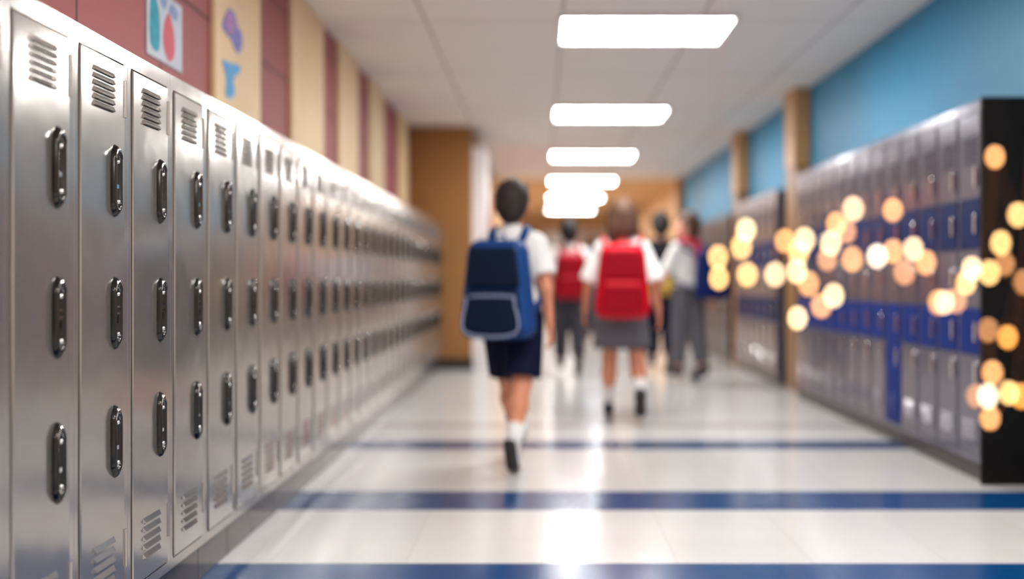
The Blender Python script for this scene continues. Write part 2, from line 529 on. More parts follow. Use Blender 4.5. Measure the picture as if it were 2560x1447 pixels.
def loft(bm, loops, mis, cap_last=True):
    rows = [[bm.verts.new(p) for p in lp] for lp in loops]
    n = len(rows[0])
    for k, (a, b) in enumerate(zip(rows, rows[1:])):
        for i in range(n):
            bm.faces.new((a[i], a[(i + 1) % n], b[(i + 1) % n], b[i])).material_index = mis[k]
    if cap_last:
        bm.faces.new(rows[-1]).material_index = mis[-1]


def make_left_locker(full=True):
    t = empty('locker', (LX, 0, 0), 'x', 'locker', 'silver lockers along the left wall')
    g = 0.0006
    bm = bmesh.new()
    box(bm, -LDEPTH, -0.0150, g, PITCH - g, KICK, LH)
    box(bm, -0.0149, -0.0140, 0.012, PITCH - 0.012, KICK + 0.01, LH - 0.02, 1)  # sheet painted dark for the shade in the gap round the door
    box(bm, -0.0138, 0, g, 0.021, KICK, LH)
    box(bm, -0.0138, 0, PITCH - 0.025, PITCH - g, KICK, LH)
    box(bm, -0.0138, 0, 0.021, PITCH - 0.025, LH - 0.042, LH)
    box(bm, -0.0138, 0, 0.021, PITCH - 0.025, KICK, KICK + 0.028)
    obj('carcass', fix(bm), [M['steel_frame'], M['slot']], t, False, 0.0018, 2)
    # door with pressed louvres
    y0, y1, z0, z1 = 0.0245, PITCH - 0.0285, KICK + 0.0315, LH - 0.0455
    bm = bmesh.new()
    f = 0.0045
    lo = [[(-0.012, y0, z0), (-0.012, y1, z0), (-0.012, y1, z1), (-0.012, y0, z1)],
          [(f - 0.003, y0, z0), (f - 0.003, y1, z0), (f - 0.003, y1, z1), (f - 0.003, y0, z1)],
          [(f, y0 + .003, z0 + .003), (f, y1 - .003, z0 + .003), (f, y1 - .003, z1 - .003), (f, y0 + .003, z1 - .003)]]
    loft(bm, lo, [0, 0, 0])
    for k in range(6):
        louver(bm, y0 + 0.062, y0 + 0.178, 1.365 + k * 0.0168, 0.0125, 0.0075, f)
    for k in range(5):
        louver(bm, y0 + 0.062, y0 + 0.178, 0.208 + k * 0.0235, 0.0140, 0.0075, f)
    bmesh.ops.recalc_face_normals(bm, faces=[fc for fc in bm.faces])
    obj('door', bm, [M['steel'], M['slot']], t)
    # hinges
    for zc in (1.41, 0.27):
        bm = bmesh.new()
        cyl(bm, (0.004, PITCH - 0.0265, zc - 0.047), (0.004, PITCH - 0.0265, zc + 0.047), 0.0052, 12)
        for q in (-0.016, 0.016):
            cyl(bm, (0.004, PITCH - 0.0265, zc + q - 0.0008), (0.004, PITCH - 0.0265, zc + q + 0.0008), 0.0056, 12)
        box(bm, -0.002, 0.0016, PITCH - 0.024, PITCH - 0.008, zc - 0.045, zc + 0.045)
        obj('hinge', fix(bm), M['steel_frame'], t)
    # plinth under the door
    bm = bmesh.new()
    box(bm, -LDEPTH, -0.022, 0.0008, PITCH - 0.0008, 0.0, KICK)
    obj('plinth', fix(bm), M['plinth'], t, False, 0.002, 1)
    # pull cups
    yc = y0 + 0.180
    for zc in (1.196, 0.868, 0.550):
        bm = bmesh.new()

        def lp(w, h, x, pt):
            return [(x, yc + p[0], zc + p[1]) for p in stadium(w, h, 10, pt)]

        loops = [lp(0.044, 0.158, f - 0.001, 0.012), lp(0.041, 0.152, f + 0.009, 0.010), lp(0.036, 0.146, f + 0.0135, 0.006),
                 lp(0.031, 0.138, f + 0.0135, 0.002), lp(0.027, 0.130, f + 0.010, 0.0), lp(0.025, 0.126, f + 0.0015, 0.0)]
        loft(bm, loops, [0, 0, 0, 0, 1, 1])
        h = obj('handle', fix(bm), [M['gunmetal'], M['recess']], t, True)
        # chrome cap at the top, latch and studs
        bm = bmesh.new()
        tp = [p for p in stadium(0.037, 0.148, 10, 0.007) if p[1] > 0.050]
        ti = [p for p in stadium(0.026, 0.128, 10, 0.0) if p[1] > 0.044]
        n = min(len(tp), len(ti))
        tp, ti = tp[:n], ti[:n]
        A = [bm.verts.new((f + 0.0143, yc + p[0], zc + p[1])) for p in tp]
        B = [bm.verts.new((f + 0.0085, yc + p[0], zc + p[1])) for p in ti]
        C = [bm.verts.new((f + 0.004, yc + p[0], zc + p[1])) for p in tp]
        for i in range(n - 1):
            bm.faces.new((A[i], A[i + 1], B[i + 1], B[i]))
            bm.faces.new((A[i], A[i + 1], C[i + 1], C[i]))
        obj('cap', fix(bm), M['chrome'], h, True)
        if not full:
            continue
        for zz, rr in ((0.047, 0.006), (-0.052, 0.0065)):
            bm = bmesh.new()
            bmesh.ops.create_icosphere(bm, subdivisions=2, radius=rr, matrix=Matrix.Translation((f + 0.008, yc, zc + zz)))
            obj('stud', bm, M['chrome'], h, True)
        if 0.7 < zc < 0.9:
            for a_, b_ in ((0.014, 0.018), (-0.002, 0.0015)):
                bm = bmesh.new()
                box(bm, f + 0.002, f + 0.0105, yc - 0.010, yc + 0.010, zc + a_, zc + b_)
                obj('crossbar', fix(bm), M['chrome'], h)
            bm = bmesh.new()
            box(bm, f + 0.002, f + 0.0085, yc - 0.006, yc + 0.006, zc - 0.026, zc - 0.006)
            obj('latch', fix(bm), M['gunmetal'], h, False, 0.001)
        else:
            bm = bmesh.new()
            box(bm, f + 0.002, f + 0.0095, yc - 0.007, yc + 0.006, zc - 0.020, zc - 0.009)
            obj('latch', fix(bm), M['chrome'], h, False, 0.001)
            bm = bmesh.new()
            cyl(bm, (f + 0.004, yc, zc - 0.0088), (f + 0.004, yc, zc + 0.034), 0.0022, 8)
            obj('pin', fix(bm), M['chrome'], h, True)
    return t


ordn = ['first', 'second', 'third', 'fourth', 'fifth', 'sixth', 'seventh', 'eighth', 'ninth', 'tenth', 'eleventh', 'twelfth', 'thirteenth', 'fourteenth', 'fifteenth', 'sixteenth']
NL = 30
Y0 = 2.2755 - 2 * PITCH


def left_label(i):
    if i == 0:
        return 'silver locker almost wholly cut off by the left edge of the picture'
    if i == 1:
        return 'nearest fully shown silver locker, at the left edge of the picture'
    if i <= 15:
        return '%s fully shown silver locker along the left row from the near end' % ordn[i - 1]
    k = NL - 1 - i
    if k == 0:
        return 'last silver locker of the left row, against the tan wall'
    return 'blurred silver locker in the left row, %s before the last at the tan wall' % ordn[k - 1]


src = make_left_locker()
far_src = make_left_locker(False)          # beyond the fifteenth only the blurred cups and caps show
for i in range(NL):
    o = src if i == 0 else far_src if i == 15 else copy_tree(src if i < 15 else far_src)
    o.location = (LX, Y0 + i * PITCH, 0)
    o['label'] = left_label(i)

# ------------------------------------------------------------------ right lockers
def right_locker(pitch, H, depth, cols, enamel_frame):
    """cols: material names for the stacked doors from the top"""
    t = empty('locker', (0, 0, 0), 'x', 'locker')
    k = 0.09
    g = 0.0008
    bm = bmesh.new()
    box(bm, 0.012, depth, g, pitch - g, k, H)
    box(bm, 0, 0.0118, g, 0.014, k, H)
    box(bm, 0, 0.0118, pitch - 0.014, pitch - g, k, H)
    box(bm, 0, 0.0118, 0.014, pitch - 0.014, H - 0.05, H)
    box(bm, 0, 0.0118, 0.014, pitch - 0.014, k, k + 0.03)
    obj('carcass', fix(bm), M[enamel_frame], t, False, 0.002, 1)
    bm = bmesh.new()
    box(bm, 0.02, depth, g, pitch - g, 0, k - 0.0005)
    obj('plinth', fix(bm), M['dark_plinth'], t)
    zs = [H - 0.053, H - 0.46, H - 0.70, H - 0.98, H - 1.20, k + 0.033]
    for j in range(5):
        z1, z0 = zs[j] - 0.002, zs[j + 1] + 0.002
        y0, y1 = 0.017, pitch - 0.017
        bm = bmesh.new()
        f = -0.005
        loft(bm, [[(0.010, y0, z0), (0.010, y1, z0), (0.010, y1, z1), (0.010, y0, z1)],
                  [(f + .003, y0, z0), (f + .003, y1, z0), (f + .003, y1, z1), (f + .003, y0, z1)],
                  [(f, y0 + .003, z0 + .003), (f, y1 - .003, z0 + .003), (f, y1 - .003, z1 - .003), (f, y0 + .003, z1 - .003)]], [0, 0, 0])
        if j == 0:
            for q in range(6):
                louver(bm, y0 + 0.04, y1 - 0.04, z1 - 0.19 + q * 0.024 - 0.05, 0.015, -0.009, f - 0.0004)
        if j == 4:
            for q in range(4):
                louver(bm, y0 + 0.04, y1 - 0.04, z0 + 0.07 + q * 0.024, 0.015, -0.009, f - 0.0004)
        bmesh.ops.recalc_face_normals(bm, faces=bm.faces)
        d = obj('door', bm, [M[cols[j]], M['slot']], t)
        if cols[j] != 'grey_enamel':
            d['label'] = 'blue door'
        # pull
        zc = (z0 + z1) / 2 if j not in (0, 4) else (z0 + 0.10 if j == 0 else z1 - 0.08)
        yh = y0 + 0.035
        bm = bmesh.new()
        box(bm, f - 0.014, f + 0.001, yh - 0.010, yh + 0.010, zc - 0.045, zc + 0.045)
        obj('handle', fix(bm), M['chrome'], d, False, 0.004, 2)
    return t


base_cols = ['grey_enamel', 'navy_enamel', 'grey_enamel', 'blue_enamel', 'grey_enamel']
blue_cols = ['grey_enamel', 'navy_enamel', 'grey_enamel', 'blue_enamel', 'blue_enamel']
RH = 1.795
srcA = right_locker(0.26, RH, 0.215, base_cols, 'grey_enamel')
srcB = right_locker(0.26, RH, 0.215, blue_cols, 'grey_enamel')
usedA = usedB = False
NR = 13
YR = 4.65
for i in range(NR):
    if i == 4:
        o = srcB
    else:
        o = srcA if not usedA else copy_tree(srcA)
        usedA = True
    o.location = (RX, YR + i * 0.26, 0)
    o['group'] = 'grey and navy lockers along the right wall'
    if i == 4:
        o['label'] = 'right row locker with a bright blue bottom door, fifth from black panel'
    elif i == 0:
        o['label'] = 'grey and navy locker right behind the black end panel'
    elif i < 4:
        o['label'] = 'grey and navy locker in right row, %s from the black end panel' % ordn[i]
    elif i < 9:
        o['label'] = 'grey and navy locker, %s beyond the one with a bright blue bottom door' % ordn[i - 5]
    elif i == NR - 1:
        o['label'] = 'grey and navy locker touching the nearer tan post'
    else:
        o['label'] = 'grey and navy locker, %s in front of the one touching the nearer tan post' % ordn[NR - 2 - i]
# run between the two posts, set back a little
srcC = right_locker(0.27, 1.77, 0.145, ['grey_enamel', 'navy_enamel', 'grey_enamel', 'navy_enamel', 'grey_enamel'], 'grey_enamel')
for i in range(7):
    o = srcC if i == 0 else copy_tree(srcC)
    o.location = (2.12, 9.0 + i * 0.27, 0)
    o['group'] = 'grey and navy lockers between the two tan posts'
    o['label'] = 'set back grey and navy locker between the tan posts, %s from the nearer post' % ordn[i]
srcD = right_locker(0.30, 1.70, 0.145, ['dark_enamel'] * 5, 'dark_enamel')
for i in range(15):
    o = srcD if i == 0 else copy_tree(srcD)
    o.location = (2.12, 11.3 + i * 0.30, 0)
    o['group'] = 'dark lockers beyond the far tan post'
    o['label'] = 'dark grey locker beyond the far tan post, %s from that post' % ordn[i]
bm = bmesh.new()
box(bm, RX - 0.012, WR - 0.004, YR - 0.024, YR - 0.002, 0, RH + 0.004)
tag(obj('end_panel', fix(bm), M['black_panel'], None, False, 0.002), 'tall matt black panel closing the near end of the right lockers', 'panel')

# far grey cabinet by the end doors
t = empty('cabinet', (1.98, 22.5, 0), 'tall dark grey cabinet standing by the far right wall', 'cabinet')
bm = bmesh.new(); box(bm, -0.28, 0.28, -0.45, 0.45, 0, 2.0)
obj('body', fix(bm), M['dark_enamel'], t, False, 0.006)
for s in (-1, 1):
    bm = bmesh.new(); box(bm, 0.145 * s - 0.135, 0.145 * s + 0.135, -0.47, -0.452, 0.08, 1.95)
    d = obj('door', fix(bm), M['dark_enamel'], t, False, 0.004)
    bm = bmesh.new(); cyl(bm, (0.03 * s, -0.49, 0.95), (0.03 * s, -0.49, 1.1), 0.008)
    obj('handle', fix(bm), M['chrome'], d)

# ------------------------------------------------------------------ wall art
def wp(px, py, off=0.0):
    """pixel -> (y, z) on the left wall plane shifted out by off"""
    X = WL + off
    y = X * FPX / (px - VPX)
    return y, CAMZ + (VPY - py) * y / FPX


def blob(bm, pts_px, off, th, mi=0):
    out = []
    for px, py in pts_px:
        y, z = wp(px, py, off)
        out.append((WL + off, y, z))
    plate(bm, out, None, (th, 0, 0), mi)


def smooth_loop(pts, n=5):
    res = []
    m = len(pts)
    for i in range(m):
        p0, p1, p2, p3 = (Vector(pts[(i + k - 1) % m]) for k in range(4))
        for k in range(n):
            u = k / n
            res.append(tuple(0.5 * ((2 * p1) + (p2 - p0) * u + (2 * p0 - 5 * p1 + 4 * p2 - p3) * u * u + (3 * p1 - p0 - 3 * p2 + p3) * u ** 3)))
    return res


ya, za = wp(364, 132)
yb, zb = wp(452, 176)
t = empty('picture', (WL, (ya + yb) / 2, za), 'childs painting of teal and coral shapes on white paper on maroon wall', 'poster')
bm = bmesh.new(); box(bm, 0.001, 0.005, -(yb - ya) / 2, (yb - ya) / 2, 0, 0.255)
obj('paper', fix(bm), M['paper'], t)


def on_poster(pts, m, name):
    bm = bmesh.new()
    w2 = (yb - ya) / 2
    plate(bm, [(0.0052, -w2 + u * 2 * w2, v * 0.255) for u, v in smooth_loop(pts)], None, (0.001, 0, 0))
    obj(name, fix(bm), m, t)


on_poster([(0.08, 0.2), (0.30, 0.12), (0.34, 0.45), (0.28, 0.78), (0.10, 0.82)], M['teal_paint'], 'painted_shape')
on_poster([(0.44, 0.25), (0.60, 0.06), (0.76, 0.2), (0.74, 0.52), (0.60, 0.76), (0.46, 0.55)], M['coral_paint'], 'painted_shape')
on_poster([(0.60, 0.80), (0.80, 0.72), (0.86, 0.86), (0.70, 0.94)], M['blue_grey_paint'], 'painted_shape')
on_poster([(0.36, 0.84), (0.48, 0.78), (0.54, 0.92), (0.40, 0.96)], M['blue_grey_paint'], 'painted_shape')

off = 0.0262
bm = bmesh.new()
blob(bm, smooth_loop([(560, 45), (574, 22), (588, 40), (592, 62), (603, 84), (605, 112), (597, 134), (586, 120), (578, 100), (564, 82), (556, 66)]), off, 0.002)
o = obj('paper_wall_art', fix(bm), M['violet_paint'])
tag(o, 'lilac and violet paper cut-out high on the cream panel', 'paper cut-out')
bm = bmesh.new()
blob(bm, smooth_loop([(563, 46), (574, 30), (584, 46), (588, 70), (580, 88), (568, 74)]), off + 0.0022, 0.0012)
c = obj('lilac_patch', fix(bm), M['purple_paint'], o)
bm = bmesh.new()
blob(bm, smooth_loop([(556, 150), (576, 158), (597, 164), (599, 180), (587, 190), (583, 206), (586, 232), (576, 246), (564, 236), (566, 206), (562, 176)]), off, 0.002)
tag(obj('paper_wall_art', fix(bm), M['sky_paint']), 'sky blue letter-like paper cut-out low on the cream panel', 'paper cut-out')

# ------------------------------------------------------------------ string of warm lights hung across the right foreground
BULBS = [(1795, 643, 'y'), (1797, 695, 'y'), (1853, 617, 'y'), (1865, 575, 'c'), (1868, 686, 'y'), (1938, 686, 'p'), (1962, 602, 'o'), (2011, 600, 'c'),
         (1997, 632, 'y'), (1992, 678, 'c'), (2021, 709, 'o'), (1994, 795, 'c'), (2053, 764, 'o'), (2084, 739, 'c'), (2068, 647, 'b'), (2077, 608, 'c'),
         (2091, 560, 'o'), (2115, 578, 'b'), (2133, 522, 'p'), (2232, 525, 'o'), (2130, 648, 'o'), (2193, 640, 'w'), (2233, 628, 'o'), (2261, 681, 'b'),
         (2283, 622, 'p'), (2314, 656, 'o'), (2346, 756, 'o'), (2361, 756, 'p'), (2390, 752, 'b'), (2415, 707, 'y'), (2430, 672, 'c'), (2473, 682, 'y'),
         (2487, 392, 'o'), (2545, 537, 'y'), (2502, 607, 'y'), (2512, 660, 'd'), (2560, 705, 'd'), (2519, 843, 'a'), (2470, 825, 'd'), (2481, 932, 'o'),
         (2440, 990, 'd'), (2470, 990, 'w'), (2475, 1045, 'o'), (2522, 982, 'y'), (2553, 990, 'a')]
BCOL = {'w': (1.0, 0.85, 0.60), 'c': (1.0, 0.72, 0.36), 'p': (0.95, 0.62, 0.33), 'y': (0.98, 0.55, 0.16), 'o': (0.82, 0.34, 0.085), 'b': (0.55, 0.22, 0.07), 'a': (0.85, 0.30, 0.012), 'd': (0.35, 0.12, 0.008)}
BULB_GAIN = 12.8
for k, c in BCOL.items():
    M['bulb_' + k] = emit('warm_bulb_' + k, c + (1,), BULB_GAIN)
    M['bulb_' + k].cycles.emission_sampling = 'NONE'
YS = 1.11
t = empty('string_lights', (0.4, YS, 1.0), 'string of small glowing amber fairy bulbs hung across the right foreground', 'string lights')
bm0 = bmesh.new()
bmesh.ops.create_icosphere(bm0, subdivisions=2, radius=0.0042)
me0 = bpy.data.meshes.new('bulb')
bm0.to_mesh(me0); bm0.free()
me0.polygons.foreach_set('use_smooth', [True] * len(me0.polygons))
bmesh_by = {}
path = [Vector((0.19, YS + 0.01, CEIL))]
for i, (px, py, k) in enumerate(BULBS):
    if k not in bmesh_by:
        me = me0.copy()
        me.materials.append(M['bulb_' + k])
        bmesh_by[k] = me
    y = YS + 0.02 * math.sin(i * 2.4)
    p = at(px, py, y)
    o = bpy.data.objects.new('bulb', bmesh_by[k])
    COL.objects.link(o)
    o.parent = t
    o.location = p - t.location
    path.append(p + Vector((0, 0.006, 0.0)))
path.append(Vector((0.64, YS + 0.01, CEIL)))
bm = bmesh.new()
tube(bm, [p - t.location for p in path], 0.0004, 5)
obj('wire', fix(bm), M['copper'], t)

# ------------------------------------------------------------------ people: signed-distance bodies
class SDF:
    def __init__(self, lo, hi, h):
        self.lo = np.array(lo, float)
        self.h = h
        n = np.ceil((np.array(hi) - self.lo) / h).astype(int) + 1
        self.n = n
        self.d = np.full(n, 1.0, np.float32)

    def _block(self, lo, hi):
        a = np.clip(np.floor((np.array(lo) - self.lo) / self.h).astype(int), 0, self.n - 1)
        b = np.clip(np.ceil((np.array(hi) - self.lo) / self.h).astype(int) + 1, 1, self.n)
        sl = tuple(slice(i, j) for i, j in zip(a, b))
        X = [((np.arange(i, j) * self.h) + l).astype(np.float32) for i, j, l in zip(a, b, self.lo)]
        return sl, X[0][:, None, None], X[1][None, :, None], X[2][None, None, :]

    def _mix(self, sl, s, k, cuts, X, Y, Z, sub=False):
        for (p, n) in cuts or ():
            n = Vector(n).normalized()
            s = np.maximum(s, (X - p[0]) * n[0] + (Y - p[1]) * n[1] + (Z - p[2]) * n[2])
        d = self.d[sl]
        if sub:
            self.d[sl] = np.maximum(d, -s)
        elif k > 0:
            hh = np.maximum(k - np.abs(d - s), 0) / k
            self.d[sl] = np.minimum(d, s) - hh * hh * k * 0.25
        else:
            self.d[sl] = np.minimum(d, s)

    def cone(self, a, b, ra, rb, k=0.02, cuts=None, sub=False):
        a, b = np.array(a, float), np.array(b, float)
        R = max(ra, rb) + k + 2 * self.h
        sl, X, Y, Z = self._block(np.minimum(a, b) - R, np.maximum(a, b) + R)
        ab = b - a
        L2 = float(ab @ ab) + 1e-12
        t = np.clip(((X - a[0]) * ab[0] + (Y - a[1]) * ab[1] + (Z - a[2]) * ab[2]) / L2, 0, 1)
        s = np.sqrt((X - a[0] - t * ab[0]) ** 2 + (Y - a[1] - t * ab[1]) ** 2 + (Z - a[2] - t * ab[2]) ** 2) - (ra + (rb - ra) * t)
        self._mix(sl, s, k, cuts, X, Y, Z, sub)

    def ell(self, c, r, k=0.02, rot=None, cuts=None, sub=False):
        c, r = np.array(c, float), np.array(r, float)
        R = float(r.max()) + k + 2 * self.h
        sl, X, Y, Z = self._block(c - R, c + R)
        x, y, z = X - c[0], Y - c[1], Z - c[2]
        if rot is not None:
            m = np.array(rot.inverted())
            x, y, z = (m[i][0] * x + m[i][1] * y + m[i][2] * z for i in range(3))
        q = np.sqrt((x / r[0]) ** 2 + (y / r[1]) ** 2 + (z / r[2]) ** 2)
        q2 = np.sqrt((x / r[0] ** 2) ** 2 + (y / r[1] ** 2) ** 2 + (z / r[2] ** 2) ** 2) + 1e-9
        s = q * (q - 1) / q2
        self._mix(sl, s, k, cuts, X, Y, Z, sub)

    def rbox(self, c, half, rad, k=0.0, taper=0.0, bulge=0.0):
        c, half = np.array(c, float), np.array(half, float)
        R = half * 1.3 + 3 * self.h + k
        sl, X, Y, Z = self._block(c - R, c + R)
        x, y, z = X - c[0], Y - c[1], Z - c[2]
        sc = 1 - taper * (z / half[2])
        x = x / sc
        q = [np.abs(x) - half[0] + rad, np.abs(y) - half[1] + rad, np.abs(z) - half[2] + rad]
        s = np.sqrt(sum(np.maximum(a, 0) ** 2 for a in q)) + np.minimum(np.maximum(np.maximum(q[0], q[1]), q[2]), 0) - rad
        self._mix(sl, s, k, None, X, Y, Z)

    def sample(self, p):
        if any(p[i] < self.lo[i] or p[i] > self.lo[i] + (self.n[i] - 1) * self.h for i in range(3)):
            return 1.0
        g = (np.array(p) - self.lo) / self.h
        g = np.clip(g, 0, self.n - 1.001)
        i = g.astype(int)
        f = g - i
        v = 0
        for dx in (0, 1):
            for dy in (0, 1):
                for dz in (0, 1):
                    w = (f[0] if dx else 1 - f[0]) * (f[1] if dy else 1 - f[1]) * (f[2] if dz else 1 - f[2])
                    v += w * self.d[min(i[0] + dx, self.n[0] - 1), min(i[1] + dy, self.n[1] - 1), min(i[2] + dz, self.n[2] - 1)]
        return float(v)

    def grad(self, p):
        e = self.h
        g = Vector([self.sample(np.array(p) + np.eye(3)[k] * e) - self.sample(np.array(p) - np.eye(3)[k] * e) for k in range(3)])
        return g.normalized() if g.length > 1e-9 else Vector((0, 0, 1))

    def mesh(self, name):
        d = self.d
        s = d < 0
        nx, ny, nz = d.shape
        cnt = np.zeros((nx - 1, ny - 1, nz - 1), np.int8)
        for dx in (0, 1):
            for dy in (0, 1):
                for dz in (0, 1):
                    cnt += s[dx:nx - 1 + dx, dy:ny - 1 + dy, dz:nz - 1 + dz]
        act = np.argwhere((cnt > 0) & (cnt < 8))
        idx = np.full(cnt.shape, -1, np.int32)
        idx[act[:, 0], act[:, 1], act[:, 2]] = np.arange(len(act))
        acc = np.zeros((len(act), 3))
        num = np.zeros(len(act))
        I, J, K = act.T
        for ax in range(3):
            others = [a for a in range(3) if a != ax]
            for u in (0, 1):
                for v in (0, 1):
                    o0 = [0, 0, 0]
                    o0[others[0]] = u
                    o0[others[1]] = v
                    o1 = list(o0)
                    o1[ax] = 1
                    d0 = d[I + o0[0], J + o0[1], K + o0[2]]
                    d1 = d[I + o1[0], J + o1[1], K + o1[2]]
                    m = (d0 < 0) != (d1 < 0)
                    tt = np.where(m, d0 / np.where(m, d0 - d1, 1), 0)
                    pt = np.tile(np.array(o0, float), (len(act), 1))
                    pt[:, ax] += tt
                    acc[m] += pt[m]
                    num[m] += 1
        verts = (act + acc / num[:, None]) * self.h + self.lo
        quads = []
        for ax in range(3):
            a, b = [(1, 2), (2, 0), (0, 1)][ax]
            s0 = [slice(None)] * 3
            s1 = [slice(None)] * 3
            s0[ax] = slice(0, -1)
            s1[ax] = slice(1, None)
            ch = s[tuple(s0)] != s[tuple(s1)]
            e = np.argwhere(ch)
            ok = (e[:, a] > 0) & (e[:, b] > 0) & (e[:, a] < d.shape[a] - 1) & (e[:, b] < d.shape[b] - 1)
            e = e[ok]
            inside = s[e[:, 0], e[:, 1], e[:, 2]]
            A = np.zeros(3, int); A[a] = 1
            B = np.zeros(3, int); B[b] = 1
            q = [e - A - B, e - B, e, e - A]
            q = np.stack([idx[w[:, 0], w[:, 1], w[:, 2]] for w in q], 1)
            q[~inside] = q[~inside][:, ::-1]
            quads.append(q)
        q = np.concatenate(quads).astype(np.int32)
        q = q[(q >= 0).all(1)]
        me = bpy.data.meshes.new(name)
        me.vertices.add(len(verts))
        me.vertices.foreach_set('co', verts.astype(np.float32).ravel())
        me.loops.add(len(q) * 4)
        me.loops.foreach_set('vertex_index', q.ravel())
        me.polygons.add(len(q))
        me.polygons.foreach_set('loop_start', np.arange(0, len(q) * 4, 4, dtype=np.int32))
        me.update(calc_edges=True)
        me.validate()
        return me


def V(*a):
    return Vector(a)


def vdir(phi):
    return V(0, math.sin(phi), -math.cos(phi))


RAD = math.radians


HS = 1.17


